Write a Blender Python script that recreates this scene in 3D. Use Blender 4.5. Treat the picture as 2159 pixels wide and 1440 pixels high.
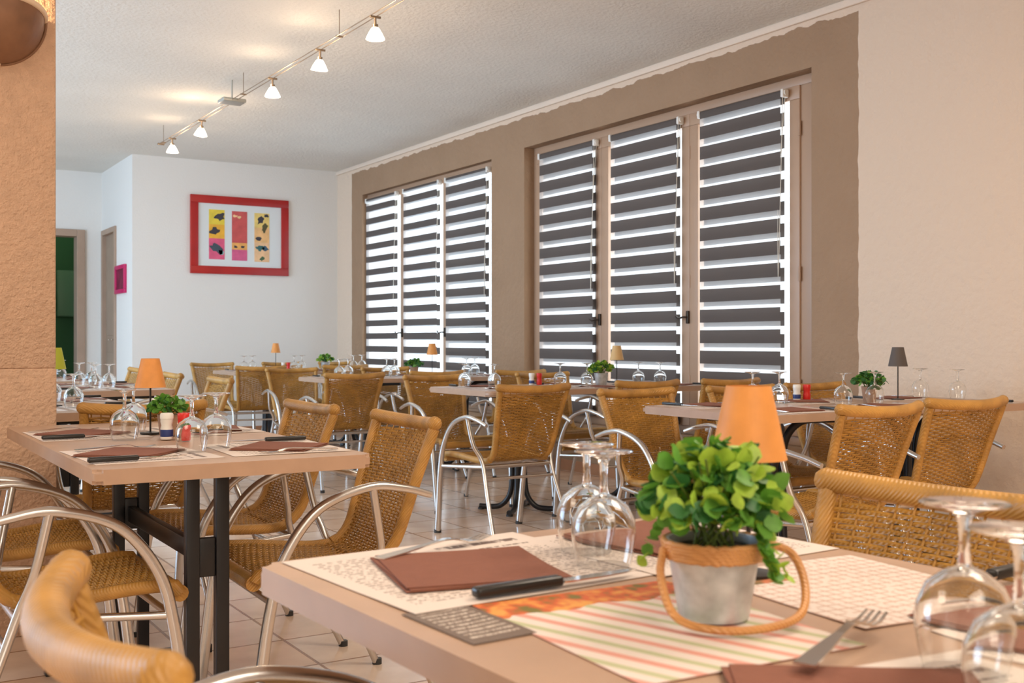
import bpy, bmesh, math, random
from mathutils import Vector, Matrix
random.seed(7)
for o in list(bpy.data.objects): bpy.data.objects.remove(o)
sc = bpy.context.scene
COL = sc.collection
PI = math.pi
H = 3.01          # ceiling height
WX = 5.0          # window wall plane
BY = 11.95        # back wall plane

# ------------------------------------------------------------------ camera
cam_d = bpy.data.cameras.new('camera'); cam = bpy.data.objects.new('camera', cam_d); COL.objects.link(cam)
cam.location = (0, 0, 1.03); cam.rotation_euler = (PI/2, 0, math.radians(-31.76))
cam_d.sensor_width = 36; cam_d.lens = 38.52; cam_d.clip_start = 0.05
cam_d.dof.use_dof = True; cam_d.dof.focus_distance = 3.2; cam_d.dof.aperture_fstop = 9.0
sc.camera = cam

# ------------------------------------------------------------------ world, exposure, lights
w = bpy.data.worlds.new('sky'); sc.world = w; w.use_nodes = True
bg = w.node_tree.nodes['Background']; bg.inputs[0].default_value = (0.80, 0.92, 1.0, 1); bg.inputs[1].default_value = 2.5
vs = sc.view_settings; vs.view_transform = 'Standard'; vs.look = 'None'; vs.gamma = 1; vs.exposure = 0.0
try: vs.use_curve_mapping = False
except Exception: pass

def area(name, loc, rot, sx, sy, power, col, portal=False):
    l = bpy.data.lights.new(name, 'AREA'); l.shape = 'RECTANGLE'; l.size = sx; l.size_y = sy
    l.energy = power; l.color = col
    if portal: l.cycles.is_portal = True
    o = bpy.data.objects.new(name, l); o.location = loc; o.rotation_euler = rot; COL.objects.link(o); return o
def point(name, loc, power, col, r=0.03):
    l = bpy.data.lights.new(name, 'POINT'); l.energy = power; l.color = col; l.shadow_soft_size = r
    o = bpy.data.objects.new(name, l); o.location = loc; COL.objects.link(o); return o
WARM = (1.0, 0.70, 0.44)
# daylight comes in through the two windows
area('daylight_large_window', (5.45, 6.17, 1.50), (0, PI/2, 0), 2.3, 3.0, 75, (0.84, 0.93, 1.0))
area('daylight_small_window', (5.45, 9.95, 1.50), (0, PI/2, 0), 2.3, 2.4, 95, (0.70, 0.86, 1.0))
# daylight from behind the camera, and unseen area lights added as bluish and warm fill
area('bluish_side_fill', (-3.2, 8.2, 1.6), (0, -PI/2, 0), 2.2, 6.0, 340, (0.50, 0.73, 1.0))  # unseen bluish area light added behind the column to light the back half
area('warm_fill_front', (0.6, -1.2, 2.95), (0, 0, 0), 1.6, 1.2, 58, (1.0, 0.87, 0.72))  # unseen fill added under the ceiling for the warm foreground tone
area('warm_fill_left', (-1.2, 2.2, 2.95), (0, 0, 0), 1.2, 1.2, 38, (1.0, 0.86, 0.70))  # added warm fill above the left side, no fixture modelled
area('warm_fill_right', (2.6, 1.2, 2.95), (0, 0, 0), 1.2, 1.2, 55, (1.0, 0.86, 0.70))  # added warm fill above the right side, no fixture modelled
area('entrance_daylight', (-0.6, -3.2, 1.6), (PI/2, 0, PI), 3.0, 2.0, 85, (1.0, 0.92, 0.82))
area('bluish_ceiling_fill', (-1.5, 8.5, 2.90), (0, 0, 0), 2.0, 2.5, 90, (0.58, 0.79, 1.0))  # unseen bluish fill added under the ceiling, hidden by the column

# ------------------------------------------------------------------ materials
def lin(r, g, b):
    f = lambda c: ((c/255+0.055)/1.055)**2.4 if c/255 > 0.04045 else c/255/12.92
    return (f(r), f(g), f(b), 1)
def mat(name, col, rough=0.5, metal=0.0, bump=0.0, bscale=50, var=0.0, vscale=4, spec=0.5, coord='Object', trans=0, coat=0):
    m = bpy.data.materials.new(name); m.use_nodes = True
    nt = m.node_tree; N = nt.nodes; L = nt.links; b = N['Principled BSDF']
    b.inputs['Base Color'].default_value = col; b.inputs['Roughness'].default_value = rough
    b.inputs['Metallic'].default_value = metal; b.inputs['Specular IOR Level'].default_value = spec
    b.inputs['Coat Weight'].default_value = coat
    if trans: b.inputs['Transmission Weight'].default_value = trans
    tc = N.new('ShaderNodeTexCoord')
    if var:
        n = N.new('ShaderNodeTexNoise'); n.inputs['Scale'].default_value = vscale; n.inputs['Detail'].default_value = 6
        L.new(tc.outputs[coord], n.inputs['Vector'])
        r = N.new('ShaderNodeValToRGB'); L.new(n.outputs['Fac'], r.inputs[0])
        r.color_ramp.elements[0].position = 0.3; r.color_ramp.elements[1].position = 0.7
        r.color_ramp.elements[0].color = [c*(1-var) for c in col[:3]]+[1]
        r.color_ramp.elements[1].color = [min(1, c*(1+var)) for c in col[:3]]+[1]
        L.new(r.outputs[0], b.inputs['Base Color'])
    if bump:
        n2 = N.new('ShaderNodeTexNoise'); n2.inputs['Scale'].default_value = bscale; n2.inputs['Detail'].default_value = 4
        L.new(tc.outputs[coord], n2.inputs['Vector'])
        bp = N.new('ShaderNodeBump'); bp.inputs['Strength'].default_value = bump; bp.inputs['Distance'].default_value = 0.02
        L.new(n2.outputs['Fac'], bp.inputs['Height']); L.new(bp.outputs[0], b.inputs['Normal'])
    return m
def nodes(m): return m.node_tree.nodes, m.node_tree.links, m.node_tree.nodes['Principled BSDF']

M = {}
M['white_wall'] = mat('white_wall', lin(232, 228, 222), 0.85, bump=0.15, bscale=60)
M['ceiling'] = mat('ceiling_paint', lin(226, 222, 214), 0.9, bump=0.3, bscale=45, var=0.03, vscale=2)
M['column'] = mat('column_plaster', lin(212, 176, 148), 0.85, bump=0.6, bscale=75, var=0.07, vscale=30)
M['frame'] = mat('window_paint', lin(182, 150, 124), 0.4)
M['reveal'] = mat('reveal_paint', lin(160, 128, 104), 0.8, bump=0.3, bscale=50)
M['alu'] = mat('brushed_aluminium', (0.62, 0.61, 0.60, 1), 0.27, 1.0)
M['steel'] = mat('cutlery_steel', (0.75, 0.72, 0.68, 1), 0.15, 1.0)
M['black'] = mat('black_metal', (0.012, 0.013, 0.016, 1), 0.32, 0.0)
M['plastic'] = mat('black_plastic', (0.015, 0.013, 0.012, 1), 0.3)
M['cap'] = mat('rubber_cap', (0.03, 0.03, 0.03, 1), 0.6)
M['top'] = mat('taupe_laminate', lin(184, 152, 128), 0.38, var=0.06, vscale=12, bump=0.02, bscale=20)
M['napkin'] = mat('brown_napkin', lin(134, 84, 66), 0.85, var=0.05, vscale=60, bump=0.15, bscale=300)
M['door'] = mat('door_wood', lin(158, 136, 116), 0.5, var=0.06, vscale=6)
M['doorframe'] = mat('door_frame_wood', lin(172, 146, 126), 0.5, var=0.05, vscale=6)
M['green'] = mat('green_paint', lin(60, 112, 70), 0.6)
M['red'] = mat('red_lacquer', lin(176, 34, 32), 0.35, var=0.1, vscale=4)
M['magenta'] = mat('magenta_lacquer', lin(196, 30, 96), 0.4)
M['white'] = mat('white_plastic', lin(236, 234, 228), 0.4)
M['matboard'] = mat('white_mount', lin(226, 230, 230), 0.6)
M['orange_shade'] = mat('orange_shade', lin(224, 150, 76), 0.55, var=0.08, vscale=30)
M['grey_shade'] = mat('grey_shade', lin(92, 84, 80), 0.7)
M['green_shade'] = mat('green_shade', lin(190, 200, 60), 0.6)
M['beige_shade'] = mat('beige_shade', lin(214, 176, 120), 0.6)
M['pole'] = mat('lamp_pole', (0.03, 0.025, 0.02, 1), 0.4, 0.5)
M['zinc'] = mat('galvanised_zinc', (0.56, 0.58, 0.59, 1), 0.42, 0.45, var=0.22, vscale=45)
M['clay'] = mat('clay_pot', lin(176, 140, 116), 0.7, var=0.1, vscale=40)
M['stem'] = mat('plant_stem', lin(92, 110, 40), 0.6)
M['leaf_a'] = mat('fresh_leaf', lin(168, 200, 70), 0.45, var=0.3, vscale=60)
M['leaf_b'] = mat('green_leaf', lin(104, 160, 60), 0.45, var=0.3, vscale=60)
M['leaf_c'] = mat('dark_leaf', lin(58, 116, 58), 0.5, var=0.3, vscale=60)
M['pepper'] = mat('red_pot', lin(214, 38, 30), 0.35)
M['blue'] = mat('blue_band', lin(40, 60, 120), 0.4)
M['yellow'] = mat('yellow_cap', lin(226, 206, 60), 0.4)
M['sconce'] = mat('brown_ceramic', lin(134, 96, 70), 0.5, var=0.18, vscale=12, bump=0.1, bscale=30)
M['sconce_rim'] = mat('cream_rim', lin(238, 214, 186), 0.5)
M['soil'] = mat('soil', (0.03, 0.02, 0.012, 1), 0.9)
M['wire'] = mat('track_wire', lin(150, 132, 112), 0.35, 0.8)
M['chain'] = mat('bead_chain', lin(220, 214, 200), 0.4)
M['iron'] = mat('old_iron', (0.05, 0.035, 0.025, 1), 0.4, 0.7)

# leaves let some light through
for k in ('leaf_a', 'leaf_b', 'leaf_c'):
    N, L, b = nodes(M[k]); b.inputs['Subsurface Weight'].default_value = 0.0
    t = N.new('ShaderNodeBsdfTranslucent'); t.inputs[0].default_value = [c*1.1 for c in b.inputs['Base Color'].default_value[:3]]+[1]
    mx = N.new('ShaderNodeMixShader'); mx.inputs[0].default_value = 0.3
    L.new(b.outputs[0], mx.inputs[1]); L.new(t.outputs[0], mx.inputs[2]); L.new(mx.outputs[0], N['Material Output'].inputs[0])

# rattan: golden wrapped cane with fine windings
def rattan(name, col, freq):
    m = mat(name, col, 0.42, var=0.22, vscale=16)
    N, L, b = nodes(m)
    tc = N.new('ShaderNodeTexCoord'); wv = N.new('ShaderNodeTexWave'); wv.bands_direction = 'DIAGONAL'
    wv.inputs['Scale'].default_value = freq; wv.inputs['Distortion'].default_value = 1.2
    L.new(tc.outputs['Object'], wv.inputs['Vector'])
    bp = N.new('ShaderNodeBump'); bp.inputs['Strength'].default_value = 0.35; bp.inputs['Distance'].default_value = 0.003
    L.new(wv.outputs['Fac'], bp.inputs['Height']); L.new(bp.outputs[0], b.inputs['Normal'])
    return m
M['cane'] = rattan('woven_cane', lin(172, 126, 54), 60)
M['cane_wrap'] = rattan('wrapped_cane', lin(186, 138, 68), 70)

# clear glass
def glass(name, r=0.0, ior=1.45):
    m = bpy.data.materials.new(name); m.use_nodes = True
    N = m.node_tree.nodes; N.clear(); o = N.new('ShaderNodeOutputMaterial')
    g = N.new('ShaderNodeBsdfGlass'); g.inputs['Roughness'].default_value = r; g.inputs['IOR'].default_value = ior
    g.inputs['Color'].default_value = (0.99, 0.99, 0.985, 1)
    m.node_tree.links.new(g.outputs[0], o.inputs[0]); return m
M['glass'] = glass('clear_glass')
def pane(name):
    m = bpy.data.materials.new(name); m.use_nodes = True
    N = m.node_tree.nodes; L = m.node_tree.links; N.clear(); o = N.new('ShaderNodeOutputMaterial')
    t = N.new('ShaderNodeBsdfTransparent'); g = N.new('ShaderNodeBsdfGlossy'); g.inputs['Roughness'].default_value = 0.02
    x = N.new('ShaderNodeMixShader'); x.inputs[0].default_value = 0.06
    L.new(t.outputs[0], x.inputs[1]); L.new(g.outputs[0], x.inputs[2]); L.new(x.outputs[0], o.inputs[0]); return m
M['pane'] = pane('window_glass')
# zebra blind cloth: a dense grey weave and a sheer weave
def cloth(name, col, tr, tl):
    m = bpy.data.materials.new(name); m.use_nodes = True
    N = m.node_tree.nodes; L = m.node_tree.links; N.clear(); o = N.new('ShaderNodeOutputMaterial')
    d = N.new('ShaderNodeBsdfDiffuse'); d.inputs[0].default_value = col
    t = N.new('ShaderNodeBsdfTranslucent'); t.inputs[0].default_value = col
    x = N.new('ShaderNodeMixShader'); x.inputs[0].default_value = tl
    L.new(d.outputs[0], x.inputs[1]); L.new(t.outputs[0], x.inputs[2])
    if tr:
        p = N.new('ShaderNodeBsdfTransparent'); y = N.new('ShaderNodeMixShader'); y.inputs[0].default_value = tr
        L.new(x.outputs[0], y.inputs[1]); L.new(p.outputs[0], y.inputs[2]); L.new(y.outputs[0], o.inputs[0])
    else: L.new(x.outputs[0], o.inputs[0])
    return m
M['dense'] = cloth('dense_blind_cloth', lin(104, 96, 92), 0.0, 0.12)
M['sheer'] = cloth('sheer_blind_cloth', (0.8, 0.8, 0.8, 1), 0.50, 0.5)

def emis(name, col, s):
    m = bpy.data.materials.new(name); m.use_nodes = True
    N = m.node_tree.nodes; b = N['Principled BSDF']
    b.inputs['Base Color'].default_value = (1, 0.95, 0.88, 1)
    b.inputs['Emission Color'].default_value = col; b.inputs['Emission Strength'].default_value = s; return m
M['lit_glass'] = emis('lit_spot_glass', (1.0, 0.86, 0.62, 1), 9)

# window wall paint: cream with a brown painted field whose hand-cut edge wavers
def wall_paint():
    m = mat('window_wall_paint', lin(226, 196, 170), 0.8, bump=0.5, bscale=22)
    N, L, b = nodes(m)
    tc = N.new('ShaderNodeTexCoord'); n = N.new('ShaderNodeTexNoise'); n.inputs['Scale'].default_value = 7; n.inputs['Detail'].default_value = 5
    L.new(tc.outputs['Object'], n.inputs['Vector'])
    s = N.new('ShaderNodeSeparateXYZ'); L.new(tc.outputs['Object'], s.inputs[0])
    def mth(op, a, bb):
        q = N.new('ShaderNodeMath'); q.operation = op
        for i, v in enumerate((a, bb)):
            if isinstance(v, (int, float)): q.inputs[i].default_value = v
            else: L.new(v, q.inputs[i])
        return q.outputs[0]
    off = mth('MULTIPLY', mth('SUBTRACT', n.outputs['Fac'], 0.5), 0.07)
    y = mth('ADD', s.outputs['Y'], mth('MULTIPLY', off, 0.5)); z = mth('ADD', s.outputs['Z'], off)
    f = mth('MULTIPLY', mth('MULTIPLY', mth('GREATER_THAN', y, 4.30), mth('LESS_THAN', y, 11.53)), mth('LESS_THAN', z, 2.93))
    n3 = N.new('ShaderNodeTexNoise'); n3.inputs['Scale'].default_value = 3; L.new(tc.outputs['Object'], n3.inputs['Vector'])
    r = N.new('ShaderNodeValToRGB'); L.new(n3.outputs['Fac'], r.inputs[0])
    r.color_ramp.elements[0].color = lin(156, 126, 98); r.color_ramp.elements[1].color = lin(168, 138, 110)
    mx = N.new('ShaderNodeMix'); mx.data_type = 'RGBA'; L.new(f, mx.inputs['Factor'])
    mx.inputs[6].default_value = lin(226, 204, 182); L.new(r.outputs[0], mx.inputs[7]); L.new(mx.outputs[2], b.inputs['Base Color'])
    return m
M['winwall'] = wall_paint()

def floor_tiles():
    m = mat('floor_tiles', (1, 1, 1, 1), 0.16)
    N, L, b = nodes(m)
    tc = N.new('ShaderNodeTexCoord'); br = N.new('ShaderNodeTexBrick')
    br.offset = 0.0; br.inputs['Scale'].default_value = 1.0; br.inputs['Brick Width'].default_value = 0.33; br.inputs['Row Height'].default_value = 0.33
    br.inputs['Mortar Size'].default_value = 0.006; br.inputs['Mortar Smooth'].default_value = 0.3
    br.inputs['Color1'].default_value = lin(236, 200, 168); br.inputs['Color2'].default_value = lin(240, 224, 210); br.inputs['Mortar'].default_value = lin(170, 134, 106)
    L.new(tc.outputs['Object'], br.inputs['Vector'])
    n = N.new('ShaderNodeTexNoise'); n.inputs['Scale'].default_value = 6; n.inputs['Detail'].default_value = 6; L.new(tc.outputs['Object'], n.inputs['Vector'])
    r = N.new('ShaderNodeValToRGB'); L.new(n.outputs['Fac'], r.inputs[0])
    r.color_ramp.elements[0].position = 0.3; r.color_ramp.elements[1].position = 0.75
    r.color_ramp.elements[0].color = (0.80, 0.74, 0.70, 1); r.color_ramp.elements[1].color = (1, 0.98, 0.95, 1)
    mx = N.new('ShaderNodeMix'); mx.data_type = 'RGBA'; mx.blend_type = 'MULTIPLY'; mx.inputs['Factor'].default_value = 1
    L.new(br.outputs['Color'], mx.inputs[6]); L.new(r.outputs[0], mx.inputs[7]); L.new(mx.outputs[2], b.inputs['Base Color'])
    inv = N.new('ShaderNodeMath'); inv.operation = 'SUBTRACT'; inv.inputs[0].default_value = 1; L.new(br.outputs['Fac'], inv.inputs[1])
    bp = N.new('ShaderNodeBump'); bp.inputs['Strength'].default_value = 0.4; bp.inputs['Distance'].default_value = 0.004
    L.new(inv.outputs[0], bp.inputs['Height']); L.new(bp.outputs[0], b.inputs['Normal'])
    return m
M['floor'] = floor_tiles()

# printed paper: text lines from UVs. style: text, stripes, grid, dark
def paper(name, style):
    base = lin(228, 214, 204)
    m = mat(name, base, 0.55); N, L, b = nodes(m)
    tc = N.new('ShaderNodeTexCoord'); s = N.new('ShaderNodeSeparateXYZ'); L.new(tc.outputs['UV'], s.inputs[0])
    def mth(op, a, bb=0.0):
        q = N.new('ShaderNodeMath'); q.operation = op
        for i, v in enumerate((a, bb)):
            if isinstance(v, (int, float)): q.inputs[i].default_value = v
            else: L.new(v, q.inputs[i])
        return q.outputs[0]
    def mix(f, a, c):
        x = N.new('ShaderNodeMix'); x.data_type = 'RGBA'; L.new(f, x.inputs['Factor'])
        for i, v in ((6, a), (7, c)):
            if isinstance(v, tuple): x.inputs[i].default_value = v
            else: L.new(v, x.inputs[i])
        return x.outputs[2]
    U, V = s.outputs['X'], s.outputs['Y']
    def noise(sx, sy):
        mp = N.new('ShaderNodeMapping'); mp.inputs['Scale'].default_value = (sx, sy, 1); L.new(tc.outputs['UV'], mp.inputs[0])
        n = N.new('ShaderNodeTexNoise'); n.inputs['Scale'].default_value = 1; n.inputs['Detail'].default_value = 2; L.new(mp.outputs[0], n.inputs['Vector']); return n.outputs['Fac']
    def inside(u0, u1, v0, v1):
        return mth('MULTIPLY', mth('MULTIPLY', mth('GREATER_THAN', U, u0), mth('LESS_THAN', U, u1)), mth('MULTIPLY', mth('GREATER_THAN', V, v0), mth('LESS_THAN', V, v1)))
    def text(nl, u0, u1, v0, v1, dens=0.5):
        ln = mth('GREATER_THAN', mth('FRACT', mth('MULTIPLY', V, nl)), 0.55)
        return mth('MULTIPLY', mth('MULTIPLY', ln, mth('GREATER_THAN', noise(60, nl), dens)), inside(u0, u1, v0, v1))
    if style == 'text':
        c = mix(text(34, 0.06, 0.48, 0.1, 0.9), base, lin(150, 132, 122))
        c = mix(text(34, 0.54, 0.94, 0.1, 0.7), c, lin(150, 132, 122))
        c = mix(text(9, 0.56, 0.92, 0.76, 0.92, 0.45), c, lin(112, 92, 84))
    elif style == 'dark':
        c = mix(text(12, 0.12, 0.9, 0.1, 0.9, 0.48), lin(116, 100, 90), lin(214, 200, 186))
    elif style == 'stripes':
        d = mth('FRACT', mth('MULTIPLY', mth('ADD', U, mth('MULTIPLY', V, 0.45)), 4.6))
        c = mix(mth('LESS_THAN', d, 0.22), base, lin(222, 158, 142))
        c = mix(mth('MULTIPLY', mth('GREATER_THAN', d, 0.5), mth('LESS_THAN', d, 0.7)), c, lin(188, 190, 150))
        n = noise(9, 9); r = N.new('ShaderNodeValToRGB'); L.new(n, r.inputs[0]); e = r.color_ramp.elements
        e[0].position = 0.35; e[0].color = lin(120, 110, 50); e[1].position = 0.62; e[1].color = lin(226, 160, 80)
        k = e.new(0.47); k.color = lin(206, 96, 52)
        edge = mth('GREATER_THAN', mth('ADD', V, mth('MULTIPLY', noise(5, 5), 0.2)), 0.90)
        c = mix(edge, c, r.outputs[0])
    else:
        g = mth('MAXIMUM', mth('LESS_THAN', mth('FRACT', mth('MULTIPLY', U, 16)), 0.16), mth('LESS_THAN', mth('FRACT', mth('MULTIPLY', V, 16)), 0.16))
        c = mix(mth('MULTIPLY', g, mth('GREATER_THAN', noise(20, 20), 0.4)), base, lin(196, 160, 142))
        n = noise(9, 9); r = N.new('ShaderNodeValToRGB'); L.new(n, r.inputs[0]); e = r.color_ramp.elements
        e[0].position = 0.4; e[0].color = lin(120, 100, 60); e[1].position = 0.6; e[1].color = lin(214, 120, 80)
        c = mix(inside(0.0, 0.35, 0.72, 0.97), c, r.outputs[0])
    L.new(c, b.inputs['Base Color']); return m
for st in ('text', 'dark', 'stripes', 'grid'): M['paper_'+st] = paper('printed_paper_'+st, st)

# rope
M['rope'] = rattan('jute_rope', lin(206, 146, 86), 90)

# ------------------------------------------------------------------ mesh helpers
def link(name, bm, ms, parent=None, smooth=True, loc=None, rz=0.0):
    me = bpy.data.meshes.new(name); bmesh.ops.recalc_face_normals(bm, faces=bm.faces[:]); bm.to_mesh(me); bm.free()
    if not isinstance(ms, (list, tuple)): ms = [ms]
    for m in ms: me.materials.append(M[m] if isinstance(m, str) else m)
    if smooth:
        for p in me.polygons: p.use_smooth = True
        try: me.set_sharp_from_angle(angle=math.radians(38))
        except Exception: pass
    o = bpy.data.objects.new(name, me); COL.objects.link(o)
    if parent: o.parent = parent
    if loc: o.location = loc
    o.rotation_euler.z = rz
    return o
def box(bm, x0, x1, y0, y1, z0, z1, bev=0.0, mi=0):
    vs_ = [bm.verts.new((x, y, z)) for x in (x0, x1) for y in (y0, y1) for z in (z0, z1)]
    fs = []
    for q in ((0,1,3,2),(4,6,7,5),(0,4,5,1),(2,3,7,6),(0,2,6,4),(1,5,7,3)):
        f = bm.faces.new([vs_[i] for i in q]); f.material_index = mi; fs.append(f)
    if bev:
        es = list({e for f in fs for e in f.edges})
        bmesh.ops.bevel(bm, geom=es, offset=bev, segments=3, affect='EDGES', profile=0.5)
    return fs
def cat(pts, n):
    P = [Vector(p) for p in pts]; P = [2*P[0]-P[1]]+P+[2*P[-1]-P[-2]]; out = []
    for i in range(1, len(P)-2):
        a, b, c, d = P[i-1:i+3]
        for k in range(n):
            t = k/n; out.append(0.5*((2*b)+(c-a)*t+(2*a-5*b+4*c-d)*t*t+(3*b-a-3*c+d)*t**3))
    out.append(P[-2]); return out
def tube(bm, path, r, seg=10, closed=False, flat=None, mi=0, caps=True):
    P = [Vector(p) for p in path]; n = len(P); rings = []; prev = None
    for i in range(n):
        if closed: T = (P[(i+1) % n]-P[i-1])
        else: T = P[min(i+1, n-1)]-P[max(i-1, 0)]
        T.normalize()
        if prev is None:
            a = Vector((0, 0, 1)) if abs(T.z) < 0.9 else Vector((1, 0, 0)); X = T.cross(a).normalized()
        else: X = (prev-T*prev.dot(T)).normalized()
        Y = T.cross(X); prev = X; ri = r(i/(n-1)) if callable(r) else r
        rings.append([bm.verts.new(P[i]+(X*math.cos(2*PI*k/seg)+Y*math.sin(2*PI*k/seg))*ri) for k in range(seg)])
    m = n if closed else n-1
    for i in range(m):
        a, b = rings[i], rings[(i+1) % n]
        for k in range(seg):
            f = bm.faces.new((a[k], a[(k+1) % seg], b[(k+1) % seg], b[k])); f.material_index = mi
    if caps and not closed:
        for rg in (rings[0], rings[-1]):
            f = bm.faces.new(rg); f.material_index = mi
def lathe(bm, prof, seg=32, c=(0, 0, 0), mi=0, a0=0.0, a1=2*PI):
    full = abs(a1-a0-2*PI) < 1e-6; n = seg if full else seg+1; rings = []
    for (r, z) in prof:
        if r < 1e-6: rings.append([bm.verts.new((c[0], c[1], c[2]+z))])
        else: rings.append([bm.verts.new((c[0]+r*math.cos(a0+(a1-a0)*k/seg), c[1]+r*math.sin(a0+(a1-a0)*k/seg), c[2]+z)) for k in range(n)])
    for i in range(len(rings)-1):
        a, b = rings[i], rings[i+1]
        for k in range(seg):
            k2 = (k+1) % n
            if len(a) == 1 and len(b) == 1: continue
            vv = [a[0], b[k2], b[k]] if len(a) == 1 else ([a[k], a[k2], b[0]] if len(b) == 1 else [a[k], a[k2], b[k2], b[k]])
            f = bm.faces.new(vv); f.material_index = mi
def BM(): return bmesh.new()
def empty(name, loc=(0, 0, 0), rz=0.0):
    o = bpy.data.objects.new(name, None); o.empty_display_size = 0.1; o.location = loc; o.rotation_euler.z = rz; COL.objects.link(o); return o
def tag(o, label, catg, group=None):
    o['label'] = label; o['category'] = catg
    if group: o['group'] = group
    elif 'group' in o: del o['group']
    return o
def struct(o): o['kind'] = 'structure'; return o
KIDS = {}
def kids(o):
    if o.name not in KIDS: KIDS[o.name] = [c for c in COL.objects if c.parent == o]
    return KIDS[o.name]
def copy_tree(o, parent=None):
    c = o.copy(); COL.objects.link(c); c.parent = parent
    for ch in kids(o): copy_tree(ch, c)
    return c
USED = set()
def put(proto, loc, rz, label, catg, group):
    if proto.name in USED: o = copy_tree(proto)
    else: USED.add(proto.name); kids(proto); [kids(c) for c in kids(proto)]; o = proto
    o.location = loc; o.rotation_euler.z = rz; tag(o, label, catg, group); return o

# ------------------------------------------------------------------ room shell
def wall(name, boxes, m, mats=None):
    bm = BM()
    for bx in boxes: box(bm, *bx)
    return struct(link(name, bm, m, smooth=False))
wall('floor', [(-3.5, 5.6, -4.0, 16.0, -0.1, 0.0)], 'floor')
wall('ceiling', [(-3.5, 5.6, -4.0, 16.0, H, H+0.12)], 'ceiling')
WB = (4.655, 7.88, 0.38, 2.68)        # large window opening y0 y1 z0 z1
WS = (8.425, 11.235, 0.38, 2.66)      # small window opening
T = 0.32
wall('wall_right', [(WX, WX+T, -4.0, WB[0], 0, H), (WX, WX+T, WB[1], WS[0], 0, H), (WX, WX+T, WS[1], BY, 0, H),
                    (WX, WX+T, WB[0], WB[1], 0, WB[2]), (WX, WX+T, WB[0], WB[1], WB[3], H),
                    (WX, WX+T, WS[0], WS[1], 0, WS[2]), (WX, WX+T, WS[0], WS[1], WS[3], H)], 'winwall')
wall('wall_back', [(2.68, WX+T, BY, BY+0.25, 0, H)], 'white_wall')
# side of the niche with a door, and the hall wall with the doorway to the green room
wall('wall_niche', [(2.68, 2.80, BY+0.25, 12.72, 0, H), (2.68, 2.80, 13.40, 13.49, 0, H), (2.68, 2.80, 12.72, 13.40, 2.30, H)], 'white_wall')
wall('wall_hall', [(2.47, 3.2, 13.49, 13.65, 0, H), (-3.5, 1.55, 13.49, 13.65, 0, H), (1.55, 2.47, 13.49, 13.65, 2.30, H)], 'white_wall')
wall('wall_green_room', [(1.0, 3.4, 15.2, 15.3, 0, H), (1.0, 1.1, 13.65, 15.2, 0, H), (3.3, 3.4, 13.65, 15.2, 0, H)], 'green')
point('green_room_fill', (2.1, 14.5, 2.8), 5, (0.9, 1.0, 0.8), 0.1)  # unseen point light added to brighten the green room
wall('wall_left', [(-3.5, -3.38, -4.0, 13.49, 0, H)], 'white_wall')
wall('wall_front', [(-3.5, WX, -4.0, -3.88, 0, H)], 'white_wall')
# cornice along the window wall, baseboards
bm = BM(); box(bm, WX-0.022, WX, -3.8, BY, H-0.045, H, 0.006); struct(link('trim_1', bm, mat('cornice_paint', lin(232, 214, 196), 0.7, bump=0.2, bscale=30)))
M['skirting'] = mat('terracotta_skirting', lin(176, 124, 88), 0.35, var=0.08, vscale=6)
bm = BM(); box(bm, WX-0.012, WX, -3.8, BY, 0, 0.085); struct(link('baseboard_right', bm, 'skirting', smooth=False))
bm = BM(); box(bm, 2.68, WX-0.02, BY-0.012, BY, 0, 0.085); struct(link('baseboard_back', bm, 'skirting', smooth=False))
# column
bm = BM(); box(bm, -0.35, 0.672, 4.15, 4.46, 0, 0.935, 0.006); box(bm, -0.35, 0.670, 4.153, 4.457, 0.935, H, 0.006)
struct(link('wall_column', bm, 'column'))

# windows ------------------------------------------------------------
def fr(bm, x0, x1, y0, y1, z0, z1, t, bev=0.004):     # rectangular frame in the YZ plane
    box(bm, x0, x1, y0, y1, z1-t, z1, bev); box(bm, x0, x1, y0, y1, z0, z0+t, bev)
    box(bm, x0, x1, y0, y0+t, z0+t, z1-t, bev); box(bm, x0, x1, y1-t, y1, z0+t, z1-t, bev)
def window(name, X, W, sashes, ft, st, handles):
    y0, y1, z0, z1 = W
    bm = BM(); fr(bm, X, X+0.07, y0, y1, z0, z1, ft)
    wf = struct(link(name, bm, 'frame'))
    for i, (a, b) in enumerate(sashes):
        bm = BM(); fr(bm, X-0.018, X+0.045, a, b, z0+ft, z1-ft, st)
        s = link('sash', bm, 'frame', wf)
        bm = BM(); box(bm, X+0.01, X+0.014, a+st, b-st, z0+ft+st, z1-ft-st); link('pane', bm, 'pane', s, smooth=False)
    for (hy, hz) in handles:
        bm = BM(); box(bm, X-0.034, X-0.018, hy-0.014, hy+0.014, hz-0.045, hz+0.045, 0.005)
        tube(bm, cat([(X-0.03, hy, hz), (X-0.062, hy+0.01, hz), (X-0.066, hy+0.05, hz-0.008), (X-0.06, hy+0.095, hz+0.012)], 6), 0.007, 8)
        link('window_handle', bm, 'iron', wf)
    return wf
wl = window('window_1', 5.10, WB, [(4.828, 5.853), (5.854, 6.886), (6.887, 7.815)], 0.06, 0.085, [(5.865, 1.20), (6.90, 1.20)])
bm = BM(); box(bm, 5.094, 5.166, 4.7145, 4.833, WB[2]+0.061, WB[3]-0.061, 0.002)
for z in (0.75, 1.45, 2.35): tube(bm, [(5.082, 4.828, z-0.045), (5.082, 4.828, z+0.045)], 0.009, 8); tube(bm, [(5.082, 5.853, z-0.045), (5.082, 5.853, z+0.045)], 0.008, 8)
link('window_jamb', bm, 'frame', wl)
ws_ = window('window_2', 5.06, WS, [(8.44, 9.36), (9.361, 10.30), (10.301, 11.22)], 0.03, 0.06, [(9.37, 1.12), (10.31, 1.12)])

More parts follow.
